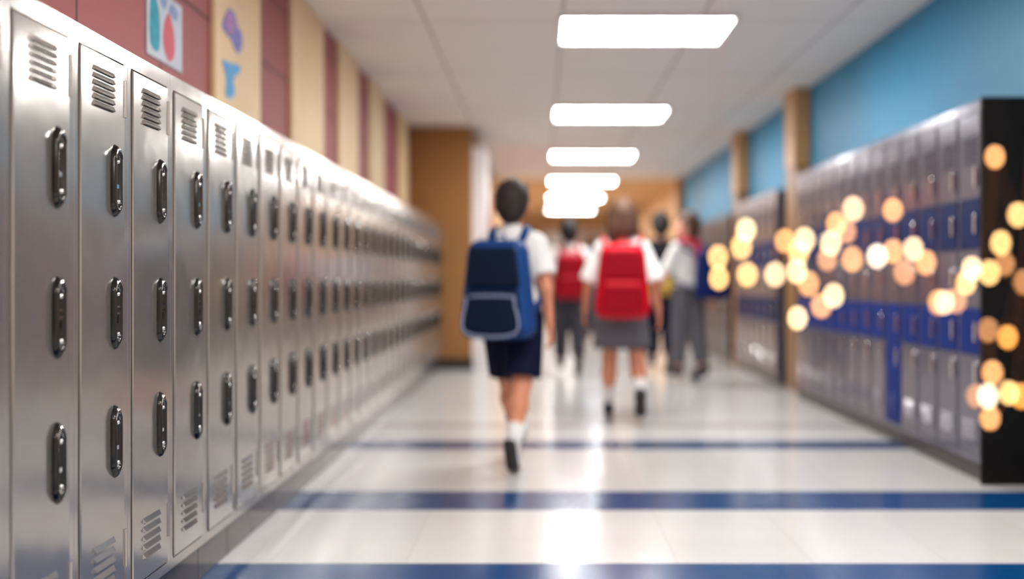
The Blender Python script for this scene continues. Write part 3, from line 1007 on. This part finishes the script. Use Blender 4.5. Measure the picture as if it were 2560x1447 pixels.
class Person:
    """a child of 1.45 m before scaling; faces +y"""

    def __init__(self, name, label, loc, yaw, scale, pose, vox, skin, hairm, hair='short', head=(0, 0), group=None, sex='b'):
        self.sc = scale
        self.root = empty(name, loc, label, 'person', group, yaw)
        self.vox = vox
        self.pose = pose
        self.J = J = {}
        for s, n in ((-1, 'L'), (1, 'R')):
            p, ab, kn, pl = (RAD(v) for v in pose['leg' + n])
            hip = V(0.074 * s, 0, 0.745)
            th = vdir(p); th.x = s * math.sin(ab); th.normalize()
            knee = hip + th * 0.345
            sh = vdir(p - kn); sh.x = s * math.sin(ab) * 0.7; sh.normalize()
            ank = knee + sh * 0.325
            fphi = p - kn + PI / 2 - pl
            fd = vdir(fphi)
            fn = vdir(fphi - PI / 2)
            toe_d = fd if pl < RAD(25) else (fd * 0.25 + V(0, 1, 0)).normalized()
            ball = ank + fd * 0.095 + fn * 0.048
            J[n] = dict(hip=hip, knee=knee, ank=ank, heel=ank - fd * 0.030 + fn * 0.046, ball=ball, toe=ball + toe_d * 0.06, fd=fd, fn=fn, th=th, sh=sh)
            ap, aab, el = (RAD(v) for v in pose['arm' + n])
            shd = V(0.142 * s, 0, 1.135)
            ud = vdir(ap); ud.x = s * math.sin(aab); ud.normalize()
            elb = shd + ud * 0.235
            fdv = vdir(ap + el); fdv.x = s * math.sin(aab) * 0.3; fdv.normalize()
            wr = elb + fdv * 0.205
            J['a' + n] = dict(sh=shd, ud=ud, el=elb, fd=fdv, wr=wr)
        low = min(min(J[n]['heel'].z, J[n]['toe'].z, J[n]['ball'].z) for n in 'LR') - 0.0385
        dz = -low
        for k in J:
            for q in J[k]:
                if q in ('hip', 'knee', 'ank', 'heel', 'ball', 'toe', 'sh', 'el', 'wr') and not (k in 'LR' and q == 'sh'):
                    J[k][q] = J[k][q] + V(0, 0, dz)
        self.dz = dz
        self.headrot = Matrix.Rotation(RAD(head[0]), 3, 'Z') @ Matrix.Rotation(RAD(head[1]), 3, 'X')
        self.body(skin)
        self.make_hair(hair, hairm)
        self.eyes()

    # helpers -------------------------------------------------
    def T(self, x, y, z):
        return V(x, y, z + self.dz)

    def H(self, x, y, z):
        """a point on the head, turned about the neck"""
        pv = V(0, 0.0, 1.265)
        return pv + self.headrot @ ((V(x, y, z) - pv) * HS) + V(0, 0, self.dz)

    def grid(self, lo=None, hi=None, h=None):
        pts = []
        for k, v in self.J.items():
            for q in ('hip', 'knee', 'ank', 'heel', 'toe', 'el', 'wr'):
                if q in v:
                    pts.append(v[q])
        a = [min(p[i] for p in pts) - 0.19 for i in range(3)]
        b = [max(p[i] for p in pts) + 0.19 for i in range(3)]
        a[2] = -0.02
        b[2] = 1.56 + self.dz
        return SDF(lo or a, hi or b, h or self.vox)

    def put(self, name, sdf, m, smooth=True, parent=None):
        me = sdf.mesh(name) if isinstance(sdf, SDF) else sdf
        o = link(name, me, m, parent or self.root, smooth)
        if parent is None:
            o.scale = (self.sc,) * 3
        return o

    def torso(self, S_, g=0.0, k=0.05):
        T = self.T
        S_.ell(T(0, -0.005, 0.80), (0.118 + g, 0.088 + g, 0.10 + g), k)
        S_.ell(T(0, 0.0, 0.93), (0.104 + g, 0.076 + g, 0.13 + g), k)
        S_.ell(T(0, 0.0, 1.07), (0.122 + g, 0.086 + g, 0.125 + g), k)
        S_.cone(T(-0.118, -0.008, 1.148), T(0.118, -0.008, 1.148), 0.043 + g, 0.043 + g, k)
        S_.cone(T(-0.05, -0.008, 1.175), T(0.05, -0.008, 1.175), 0.035 + g, 0.035 + g, k)

    def body(self, skin):
        S_ = self.grid()
        T, H, J = self.T, self.H, self.J
        self.torso(S_)
        S_.cone(T(0, -0.008, 1.16), T(0, 0.004, 1.27), 0.046, 0.042, 0.03)
        R = self.headrot
        S_.ell(H(0, -0.008, 1.358), tuple(HS * q for q in (0.071, 0.088, 0.092)), 0.02, R)
        S_.ell(H(0, 0.030, 1.305), tuple(HS * q for q in (0.055, 0.055, 0.068)), 0.03, R)
        S_.ell(H(0, 0.062, 1.262), tuple(HS * q for q in (0.026, 0.022, 0.022)), 0.03, R)                 # chin
        S_.cone(H(0, 0.078, 1.345), H(0, 0.096, 1.318), 0.008, 0.012, 0.012)       # nose
        for s in (-1, 1):
            S_.ell(H(0.030 * s, 0.083, 1.342), tuple(HS * q for q in (0.015, 0.010, 0.009)), 0, R, sub=True)   # eye socket
            S_.ell(H(0.040 * s, 0.066, 1.314), tuple(HS * q for q in (0.022, 0.018, 0.02)), 0.02, R)          # cheek
            S_.ell(H(0.074 * s, -0.006, 1.335), tuple(HS * q for q in (0.010, 0.020, 0.032)), 0.008, R)       # ear
        S_.ell(H(0, 0.083, 1.289), tuple(HS * q for q in (0.020, 0.008, 0.006)), 0.006, R)
        for n, s in (('L', -1), ('R', 1)):
            j = J[n]
            S_.cone(j['hip'], j['knee'], 0.078, 0.050, 0.04)
            S_.cone(j['knee'], j['knee'] + j['sh'] * 0.12 - V(0, 0.012, 0), 0.046, 0.050, 0.03)
            S_.cone(j['knee'] + j['sh'] * 0.12 - V(0, 0.012, 0), j['ank'], 0.050, 0.030, 0.03)
            S_.cone(j['ank'], j['heel'], 0.029, 0.027, 0.02)
            S_.cone(j['ank'], j['ball'], 0.028, 0.024, 0.02)
            S_.cone(j['ball'], j['toe'], 0.024, 0.018, 0.02)
            a = J['a' + n]
            S_.cone(a['sh'], a['el'], 0.040, 0.032, 0.04)
            S_.cone(a['el'], a['wr'], 0.032, 0.022, 0.025)
            # hand: palm, four bent fingers and a thumb
            d = a['fd']
            nrm = V(-s, 0, 0)
            nrm = (nrm - d * nrm.dot(d)).normalized()
            tv = d.cross(nrm) * s
            if tv.dot(V(0, 1, 0)) < 0:
                tv = -tv
            w = a['wr']
            for q in (-0.017, 0.0, 0.017):
                S_.cone(w + tv * q * 0.6 + d * 0.008, w + d * 0.066 + tv * q * 1.25, 0.0115, 0.0105, 0.008)
            lens = (0.046, 0.056, 0.060, 0.050)
            for fi, q in enumerate((-0.0275, -0.0095, 0.0085, 0.0265)):
                L = lens[fi]
                p0 = w + d * 0.066 + tv * q
                d1 = (d + tv * q * 2.0 + nrm * 0.25).normalized()
                p1 = p0 + d1 * L * 0.45
                d2 = (d1 + nrm * 0.55).normalized()
                p2 = p1 + d2 * L * 0.32
                d3 = (d2 + nrm * 0.5).normalized()
                p3 = p2 + d3 * L * 0.25
                for u, v_, r1, r2 in ((p0, p1, 0.0075, 0.0068), (p1, p2, 0.0068, 0.0062), (p2, p3, 0.0062, 0.0052)):
                    S_.cone(u, v_, r1, r2, 0.002)
            p0 = w + d * 0.022 + tv * 0.018
            p1 = p0 + (d * 0.6 + tv * 0.8 + nrm * 0.2).normalized() * 0.032
            p2 = p1 + (d * 0.95 + tv * 0.25 + nrm * 0.3).normalized() * 0.026
            S_.cone(p0, p1, 0.0105, 0.0085, 0.005)
            S_.cone(p1, p2, 0.0085, 0.0062, 0.003)
        self.bodysdf = S_
        self.put('body', S_, skin)

    def eyes(self):
        for s in (-1, 1):
            e = None
            for nm, r, y, m in (('eye', 0.0100, 0.0690, M['eye_white']), ('iris', 0.0072, 0.0735, M['eye'])):
                bm = bmesh.new()
                bmesh.ops.create_icosphere(bm, subdivisions=2, radius=r, matrix=Matrix.Translation(self.H(0.030 * s, y, 1.342)))
                me = bpy.data.meshes.new(nm); bm.to_mesh(me); bm.free()
                o = self.put(nm, me, m, parent=e)
                e = e or o
        bm = bmesh.new()
        bmesh.ops.create_icosphere(bm, subdivisions=3, radius=1.0)
        for v in bm.verts:
            x, y, z = v.co
            z = z * 0.0085 * (1 - 0.35 * (1 - min(1, abs(z) * 4)) * (1 if abs(x) < 0.9 else 0))
            v.co = self.H(x * 0.021, 0.0845 + y * 0.0085 - 0.006 * x * x, 1.289 + z)
        me = bpy.data.meshes.new('lips'); bm.to_mesh(me); bm.free()
        self.put('lips', me, M['lips'])

    def head_grid(self, lo_z):
        return SDF((-0.19, -0.21, lo_z + self.dz), (0.19, 0.21, 1.56 + self.dz), self.vox)

    def make_hair(self, kind, m):
        H = self.H
        R = self.headrot
        fn = R @ V(0, 1, 0.45)
        fn2 = R @ V(0, 1, -0.15)
        if kind == 'short':
            S_ = self.head_grid(1.2)
            S_.ell(H(0, -0.012, 1.366), tuple(HS * q for q in (0.081, 0.096, 0.097)), 0, R, cuts=[(H(0, 0.055, 1.40), R @ V(0, 1, -0.75)), (H(0, -0.02, 1.300), R @ V(0, 0.55, -1))])
            S_.ell(H(0, -0.045, 1.318), tuple(HS * q for q in (0.063, 0.058, 0.070)), 0.02, R, cuts=[(H(0, -0.01, 1.3), R @ V(0, 1, 0))])
            S_.ell(H(0.01, 0.055, 1.430), tuple(HS * q for q in (0.060, 0.040, 0.022)), 0.02, R)
        else:
            S_ = self.head_grid(1.02)
            S_.ell(H(0, -0.012, 1.366), tuple(HS * q for q in (0.083, 0.098, 0.098)), 0, R, cuts=[(H(0, 0.06, 1.40), R @ V(0, 1, -0.75))])
            S_.ell(H(0, -0.050, 1.30), tuple(HS * q for q in (0.080, 0.055, 0.10)), 0.03, R, cuts=[(H(0, 0.0, 1.3), R @ V(0, 1, 0))])
            S_.ell(H(0, -0.058, 1.290), tuple(HS * q for q in (0.078, 0.034, 0.062)), 0.03, R)
            S_.ell(H(-0.055, -0.052, 1.26), tuple(HS * q for q in (0.038, 0.030, 0.075)), 0.03, R)
            for s in (-1, 1):
                S_.cone(H(0.075 * s, -0.01, 1.36), H(0.082 * s, -0.03, 1.27), 0.022, 0.016, 0.02)
        self.hairsdf = S_
        self.put('hair', S_, m)

    # clothing ------------------------------------------------
    def shirt(self, m, sleeve=0.62, hem=0.77, long=False, g=0.014, wide=0.020, name='shirt', flare=0.0):
        S_ = self.grid()
        T, J = self.T, self.J
        self.torso(S_, g, 0.05)
        S_.ell(T(0, -0.005, 0.82), (0.126 + g + flare, 0.096 + g + flare, 0.12 + g), 0.05)
        S_.d = np.maximum(S_.d, ((hem + self.dz) - (np.arange(S_.n[2]) * S_.h + S_.lo[2]))[None, None, :].astype(np.float32))
        for n in 'LR':
            a = J['a' + n]
            if long:
                S_.cone(a['sh'], a['el'], 0.052, 0.044, 0.04)
                S_.cone(a['el'], a['wr'] - a['fd'] * 0.01, 0.044, 0.034, 0.02, cuts=[(a['wr'] - a['fd'] * 0.01, a['fd'])])
            else:
                e = a['sh'] + a['ud'] * 0.235 * (sleeve + 0.2)
                S_.cone(a['sh'], e, 0.054, 0.054 + wide, 0.04, cuts=[(a['sh'] + a['ud'] * 0.235 * sleeve, a['ud'])])
        # neck opening
        S_.cone(T(0, -0.01, 1.20), T(0, 0.01, 1.34), 0.047, 0.060, 0, sub=True)
        self.shirtsdf = S_
        o = self.put(name, S_, m)
        return o

    def collar(self, m, h=0.034, r=0.054):
        S_ = SDF((-0.13, -0.13, 1.14 + self.dz), (0.13, 0.13, 1.30 + self.dz), 0.004)
        T = self.T
        S_.cone(T(0, -0.012, 1.19), T(0, -0.006, 1.20 + h), r + 0.012, r, 0.0, cuts=[(T(0, 0, 1.2 + h), V(0, 0.25, 1))])
        S_.cone(T(0, -0.010, 1.14), T(0, -0.004, 1.30), r - 0.002, r - 0.006, 0, sub=True)
        return self.put('collar', S_, m)

    def scarf(self, m):
        S_ = SDF((-0.2, -0.24, 1.0 + self.dz), (0.2, 0.2, 1.34 + self.dz), 0.005)
        T = self.T
        for i in range(16):
            a0, a1 = 2 * PI * i / 16, 2 * PI * (i + 1) / 16
            f = lambda a: T(0.074 * math.cos(a), -0.012 + 0.072 * math.sin(a), 1.215 + 0.012 * math.sin(a))
            S_.cone(f(a0), f(a1), 0.025, 0.025, 0.02)
        S_.cone(T(0.03, -0.10, 1.20), T(0.05, -0.135, 1.06), 0.036, 0.05, 0.02)
        S_.cone(T(0, -0.008, 1.10), T(0, 0.004, 1.34), 0.050, 0.047, 0, sub=True)
        self.scarfsdf = S_
        return self.put('scarf', S_, m)

    def legwear(self, m, frac, name, r=(0.094, 0.078, 0.062), waist=0.875):
        """frac: 0..1 down the thigh, 1..2 down the shank"""
        S_ = self.grid()
        T, J = self.T, self.J
        S_.ell(T(0, -0.005, 0.80), (0.134, 0.104, 0.105), 0.04)
        for n in 'LR':
            j = J[n]
            if frac <= 1:
                e = j['hip'] + j['th'] * 0.345 * (frac + 0.15)
                S_.cone(j['hip'], e, r[0], r[1], 0.04, cuts=[(j['hip'] + j['th'] * 0.345 * frac, j['th'])])
            else:
                S_.cone(j['hip'], j['knee'], r[0], r[1], 0.04)
                e = j['knee'] + j['sh'] * 0.325 * (frac - 1)
                S_.cone(j['knee'], e + j['sh'] * 0.03, r[1], r[2], 0.03, cuts=[(e, j['sh'])])
        S_.d = np.maximum(S_.d, ((np.arange(S_.n[2]) * S_.h + S_.lo[2]) - (waist + self.dz))[None, None, :].astype(np.float32))
        return self.put(name, S_, m)

    def skirt(self, m, z0=0.47, z1=0.87):
        bm = bmesh.new()
        n = 96
        rows = []
        for k in range(9):
            u = k / 8
            z = z1 + (z0 - z1) * u
            r = [0.137 + 0.062 * u ** 0.8, 0.108 + 0.064 * u ** 0.8]
            row = []
            for i in range(n):
                a = 2 * PI * i / n
                pl = 1 + 0.06 * u * (abs((i % 6) / 6 - 0.5) * 2 - 0.5)
                row.append((r[0] * pl * math.cos(a), r[1] * pl * math.sin(a) - 0.005, z + self.dz))
            rows.append(row)
        inner = [[(x * 0.95, y * 0.95, z + 0.001) for x, y, z in r_] for r_ in rows[::-1]]
        loft(bm, rows + inner, [0] * (len(rows) + len(inner)), cap_last=True)
        fix(bm)
        me = bpy.data.meshes.new('skirt'); bm.to_mesh(me); bm.free()
        return self.put('skirt', me, m)

    def shoes(self, m, sock=None, sock_h=0.3):
        for n in 'LR':
            j = self.J[n]
            pts = [j['heel'], j['ball'], j['toe'], j['ank']]
            lo = [min(p[i] for p in pts) - 0.075 for i in range(3)]
            hi = [max(p[i] for p in pts) + 0.075 for i in range(3)]
            lo[2] = max(lo[2], -0.02)
            S_ = SDF(lo, hi, 0.004)
            S_.cone(j['heel'] + j['fn'] * -0.006, j['ball'] - j['fn'] * 0.006, 0.036, 0.036, 0.01)
            S_.cone(j['ball'] - j['fn'] * 0.006, j['toe'] - V(0, 0, -0.004), 0.036, 0.030, 0.02)
            S_.cone(j['ank'] * 0.55 + j['heel'] * 0.45, j['ank'] + j['fd'] * 0.004, 0.036, 0.039, 0.02, cuts=[(j['ank'] - j['fn'] * 0.002, -j['fn'])])
            # sole
            So = SDF(lo, hi, 0.004)
            dn = j['fn']
            So.cone(j['heel'] + dn * 0.004, j['ball'] + dn * 0.004, 0.0375, 0.0385, 0.0, cuts=[(j['heel'] + dn * 0.016, -dn)])
            td = (j['toe'] - j['ball']).normalized()
            tn = V(0, td.z, -td.y).normalized()
            if tn.z > 0:
                tn = -tn
            So.cone(j['ball'] + dn * 0.004, j['toe'] + tn * 0.002, 0.0385, 0.032, 0.005, cuts=[(j['ball'] + tn * 0.016, -tn)])
            floor_cut = (-(np.arange(S_.n[2]) * S_.h + S_.lo[2]) + 0.002)[None, None, :].astype(np.float32)
            So.d = np.maximum(So.d, floor_cut)
            S_.d = np.maximum(S_.d, floor_cut)
            sh = self.put('shoe', S_, m)
            self.put('sole', So, M['sole'], parent=sh)
            if sock is not None:
                top = j['ank'] - j['sh'] * 0.325 * sock_h
                pts = [j['ank'], top, j['heel']]
                lo = [min(p[i] for p in pts) - 0.08 for i in range(3)]
                hi = [max(p[i] for p in pts) + 0.08 for i in range(3)]
                Sk = SDF(lo, hi, 0.004)
                up = top - j['sh'] * 0.04
                Sk.cone(j['ank'], up, 0.0365, 0.054, 0, cuts=[(top, -j['sh'])])
                Sk.cone(j['ank'], j['heel'] * 0.5 + j['ank'] * 0.5, 0.0365, 0.034, 0.01)
                self.put('sock', Sk, sock)

    # backpack (a thing of its own) ---------------------------
    def backpack(self, label, mb, mp, mt=None, size=(0.15, 0.075, 0.21), zc=0.99, xoff=0.0, gap=0.0, sx=0.0, group=None, pocket_mb=None):
        near = [self.shirtsdf, self.hairsdf] + ([self.scarfsdf] if hasattr(self, 'scarfsdf') else [])

        class Near:
            def sample(_, p):
                return min(q.sample(p) for q in near)

            def grad(_, p):
                return min(near, key=lambda q: q.sample(p)).grad(p)
        S_ = Near()
        loc = self.root.location.copy()
        t = empty('backpack', loc, label, 'backpack', group, self.root.rotation_euler[2])
        hx, hy, hz = size
        # push back until clear of the shirt
        yb = -0.05
        zc += self.dz
        # back surface of the shirt over the pack's footprint
        ymin = 0
        for x in np.linspace(-hx, hx, 9):
            for z in np.linspace(zc - hz * 0.95, zc + hz + 0.03, 14):
                for y in np.linspace(-0.26, -0.06, 41):
                    if S_.sample((x + xoff, y, z)) < 0.003:
                        ymin = min(ymin, y)
                        break
        yc = ymin - hy - 0.004 - gap
        lo = (xoff - hx * 1.25, yc - hy * 2.4, zc - hz * 1.25)
        hi = (xoff + hx * 1.25, yc + hy * 1.3, zc + hz * 1.25)

        def put(name, sdf, m, parent=t):
            o = link(name, sdf.mesh(name) if isinstance(sdf, SDF) else sdf, m, parent, True)
            if parent is t:
                o.scale = (self.sc,) * 3
            return o
        B = SDF(lo, hi, 0.005)
        B.rbox((xoff, yc, zc), (hx, hy, hz), 0.07, taper=0.15)
        put('main_compartment', B, mb)
        P = SDF(lo, hi, 0.005)
        ph = hz * 0.46
        P.rbox((xoff, yc - hy - 0.016, zc - hz + ph + 0.02), (hx * 0.80, 0.034, ph), 0.03, taper=0.05)
        P.d = np.maximum(P.d, -(B.d - 0.0008))
        po = put('front_pocket', P, mp)
        U = SDF(lo, hi, 0.005)
        U.rbox((xoff, yc - hy - 0.004, zc + hz * 0.44), (hx * 0.74, 0.016, hz * 0.40), 0.014, taper=0.09)
        U.d = np.maximum(U.d, -(B.d - 0.0008))
        U.d = np.maximum(U.d, -(P.d - 0.0008))
        put('upper_panel', U, pocket_mb or mp)
        # zips
        tr = mt or mb
        yz = yc - hy - 0.050
        zt = zc - hz + 2 * ph + 0.004
        bm = bmesh.new()
        z_lo = zc - hz + 0.035
        pts = [(xoff - hx * 0.66, yz, zt - 0.02), (xoff + hx * 0.60, yz, zt - 0.02), (xoff + hx * 0.70, yz, zt - 0.05), (xoff + hx * 0.74, yz, z_lo), (xoff - hx * 0.74, yz, z_lo), (xoff - hx * 0.72, yz, zt - 0.05)]
        tube(bm, smooth_loop(pts, 4)[:-1] , 0.0065 if mt else 0.004, 8)
        me = bpy.data.meshes.new('piping'); fix(bm).to_mesh(me); bm.free()
        o = link('piping', me, tr, po, True)
        # top loop
        bm = bmesh.new()
        zt = zc + hz
        tube(bm, [(xoff - 0.03, yc + 0.03, zt - 0.012), (xoff - 0.024, yc + 0.03, zt + 0.022), (xoff + 0.024, yc + 0.03, zt + 0.022), (xoff + 0.03, yc + 0.03, zt - 0.012)], 0.007, 8)
        me = bpy.data.meshes.new('carry_loop'); fix(bm).to_mesh(me); bm.free()
        put('carry_loop', me, mb)
        # shoulder straps that follow the shirt
        for s in (-1, 1):
            raw = [(xoff + 0.075 * s, yc + hy - 0.002, zc + hz * 0.62), ((0.082 + sx) * s, -0.055, 1.185 + self.dz), ((0.080 + sx) * s, 0.0, 1.215 + self.dz), ((0.080 + sx) * s, 0.055, 1.18 + self.dz),
                   (0.085 * s, 0.115, 1.10 + self.dz), (0.095 * s, 0.125, 1.02 + self.dz), (0.118 * s, 0.10, 0.93 + self.dz), (0.142 * s, 0.03, 0.87 + self.dz), (xoff * 0.5 + 0.135 * s, yc + hy * 0.9, zc - hz * 0.45)]
            cv = smooth_loop(raw, 6)[: 6 * (len(raw) - 1) + 1]
            P_, N_ = [], []
            off_s = 0.012 if sx == 0 else 0.016
            for i, p in enumerate(cv):
                p = Vector(p)
                for it in range(16):
                    dd = S_.sample(p)
                    g = S_.grad(p)
                    if (2 < i < len(cv) - 4 and abs(dd - off_s) > 0.001) or dd < off_s:
                        p = p + g * (off_s - dd) * (1.0 if dd < 0.05 else 0.6)
                P_.append(p)
                N_.append(S_.grad(p))
            bm = bmesh.new()
            rows = []
            for i, p in enumerate(P_):
                tg = (P_[min(i + 1, len(P_) - 1)] - P_[max(i - 1, 0)]).normalized()
                nn = (N_[i] - tg * N_[i].dot(tg)).normalized()
                bb = tg.cross(nn)
                w = 0.021 if sx == 0 else 0.012
                rows.append([p + bb * w - nn * 0.003, p + bb * w + nn * 0.005, p - bb * w + nn * 0.005, p - bb * w - nn * 0.003])
            loft(bm, rows, [0] * len(rows), cap_last=True)
            bm.faces.new([v for v in bm.verts[:4]] if False else [list(bm.verts)[i] for i in (3, 2, 1, 0)])
            fix(bm)
            me = bpy.data.meshes.new('strap'); bm.to_mesh(me); bm.free()
            put('strap', me, mb)
        return t


# --- the boy in shorts, nearest of the group
A = Person('person', 'boy in white shirt and navy shorts walking away, nearest of the pupils', (-0.150, 5.14, 0), RAD(-15), 0.96,
           dict(legL=(18, -3, 1, 0), legR=(-13, 0, 14, 40), armL=(10, 16, 14), armR=(-4, 13, 10)), 0.0042, M['skin_tan'], M['hair_dark'], 'short', (8, 0))
A.shirt(M['white_cloth'], 0.66, 0.80, wide=0.022)
A.collar(M['white_cloth'], 0.040)
A.legwear(M['navy_cloth'], 0.90, 'shorts', (0.098, 0.104, 0.06))
A.shoes(M['shoe_white'], M['white_cloth'], 0.30)
A.backpack('large blue and navy backpack worn by the nearest boy in shorts', M['pack_blue'], M['pack_navy'], M['pack_trim'], (0.178, 0.085, 0.255), 0.905, -0.012)
# --- the girl in the grey skirt
B = Person('person', 'girl with long brown hair in white shirt and grey skirt walking away', (0.56, 6.95, 0), RAD(-4), 1.02,
           dict(legL=(14, 2, 6, 0), legR=(-14, 4, 32, 30), armL=(6, 24, 10), armR=(-6, 22, 12)), 0.0045, M['skin_tan'], M['hair_brown'], 'long', (6, 0))
B.shirt(M['white_cloth'], 0.95, 0.80, wide=0.020)
B.collar(M['white_cloth'], 0.050, 0.062)
B.skirt(M['grey_cloth'])
B.shoes(M['shoe_dark'], M['white_cloth'], 0.34)
B.backpack('bright red backpack worn by the girl in the grey skirt', M['pack_red'], M['pack_crimson'], None, (0.165, 0.075, 0.245), 0.925, 0.0, 0.045, 0.042)
# --- black-haired child with a red pack further on
C = Person('person', 'black haired child in grey trousers wearing a red pack, left of the girl', (0.27, 9.95, 0), RAD(5), 1.0,
           dict(legL=(8, 0, 4, 0), legR=(-10, 0, 16, 22), armL=(-6, 12, 8), armR=(6, 12, 10)), 0.005, M['skin_pale'], M['hair_black'], 'short', (0, 8))
C.shirt(M['white_cloth'], 0.66, 0.80)
C.collar(M['white_cloth'])
C.legwear(M['dark_grey_cloth'], 1.92, 'trousers', (0.098, 0.076, 0.064))
C.shoes(M['shoe_dark'])
C.backpack('crimson backpack worn by the black haired child left of the girl', M['pack_crimson'], M['pack_crimson'], None, (0.160, 0.075, 0.225), 0.92, 0.0)
# --- child with crimson scarf
D = Person('person', 'child with a crimson scarf and grey trousers looking left by the dark lockers', (1.37, 9.4, 0), RAD(32), 1.03,
           dict(legL=(5, 0, 3, 0), legR=(-5, 1, 9, 8), armL=(12, 20, 20), armR=(-14, 22, 10)), 0.005, M['skin_pale'], M['hair_brown'], 'short', (36, 0))
D.shirt(M['white_cloth'], 0.9, 0.80)
D.scarf(M['scarf'])
D.legwear(M['grey_cloth'], 1.92, 'trousers', (0.098, 0.076, 0.064))
D.shoes(M['shoe_dark'])
D.backpack('royal blue backpack worn by the child with a crimson scarf', M['pack_royal'], M['pack_royal'], None, (0.150, 0.08, 0.23), 0.92, 0.02, 0.03, 0.046)
# --- dark figure with a yellow bag
E = Person('person', 'dark haired figure in black jacket and trousers behind the scarfed child', (1.225, 10.3, 0), RAD(0), 1.06,
           dict(legL=(8, 0, 4, 0), legR=(-8, 0, 12, 16), armL=(6, 10, 30), armR=(-4, 10, 10)), 0.005, M['skin_pale'], M['hair_black'], 'short', (0, 0))
E.shirt(M['black_cloth'], long=True, hem=0.76, name='jacket')
E.legwear(M['navy_cloth'], 1.93, 'trousers', (0.098, 0.078, 0.066))
E.shoes(M['shoe_dark'])
# the yellow bag rests against the figure's back on a shoulder cord
t = empty('bag', (1.26, 10.3, 0), 'yellow canvas bag slung behind the figure in black', 'bag')
Sg = SDF((-0.22, -0.36, 0.70), (0.22, 0.0, 1.0), 0.005)
Sg.rbox((-0.03, -0.21, 0.885), (0.135, 0.06, 0.085), 0.035)
link('pouch', Sg.mesh('pouch'), M['yellow_cloth'], t, True)
Sf = SDF((-0.22, -0.36, 0.70), (0.22, 0.0, 1.0), 0.005)
Sf.rbox((-0.03, -0.272, 0.915), (0.13, 0.012, 0.055), 0.010)
Sf.d = np.maximum(Sf.d, -(Sg.d - 0.0008))
link('flap', Sf.mesh('flap'), M['yellow_cloth'], t, True)
# --- far pupil in pale blue
F = Person('person', 'far pupil in pale blue shirt between the red packs, mostly hidden', (0.70, 14.2, 0), RAD(-8), 1.05,
           dict(legL=(8, 0, 4, 0), legR=(-8, 0, 12, 16), armL=(-6, 10, 10), armR=(6, 10, 10)), 0.006, M['skin_pale'], M['hair_brown'], 'short', (0, 0))
F.shirt(M['pale_blue_cloth'], 0.8, 0.78)
F.collar(M['pale_blue_cloth'])
F.legwear(M['dark_grey_cloth'], 1.92, 'trousers', (0.098, 0.076, 0.064))
F.shoes(M['shoe_dark'])

# ------------------------------------------------------------------ world, camera, colour
w = bpy.data.worlds.new('world')
S.world = w
w.use_nodes = True
w.node_tree.nodes['Background'].inputs[0].default_value = (0.8, 0.85, 1.0, 1)
w.node_tree.nodes['Background'].inputs[1].default_value = 0.05

cam = bpy.data.cameras.new('camera')
co = bpy.data.objects.new('camera', cam)
COL.objects.link(co)
co.location = (0, 0, CAMZ)
co.rotation_euler = (PI / 2, 0, 0)
cam.sensor_width = 36.0
cam.lens = 36.0 * FPX / 2560
cam.shift_x = -(VPX - 1280) / 2560
cam.shift_y = -(723.5 - VPY) / 2560
cam.clip_start = 0.05
cam.dof.use_dof = True
FOCUS = 2.6
KPX = 46.0
cam.dof.focus_distance = FOCUS
cam.dof.aperture_fstop = cam.lens / 1000 / (KPX * FOCUS / FPX)
cam.dof.aperture_ratio = 1.22
S.camera = co

S.view_settings.view_transform = 'Standard'
S.view_settings.look = 'None'
S.view_settings.gamma = 1
S.view_settings.use_curve_mapping = False
S.view_settings.exposure = 0.0
cy = S.cycles
cy.max_bounces = 5
cy.diffuse_bounces = 5
cy.glossy_bounces = 3
cy.transmission_bounces = 2
cy.caustics_reflective = True
cy.blur_glossy = 1.0
cy.caustics_refractive = False
cy.use_adaptive_sampling = True
cy.adaptive_threshold = 0.2
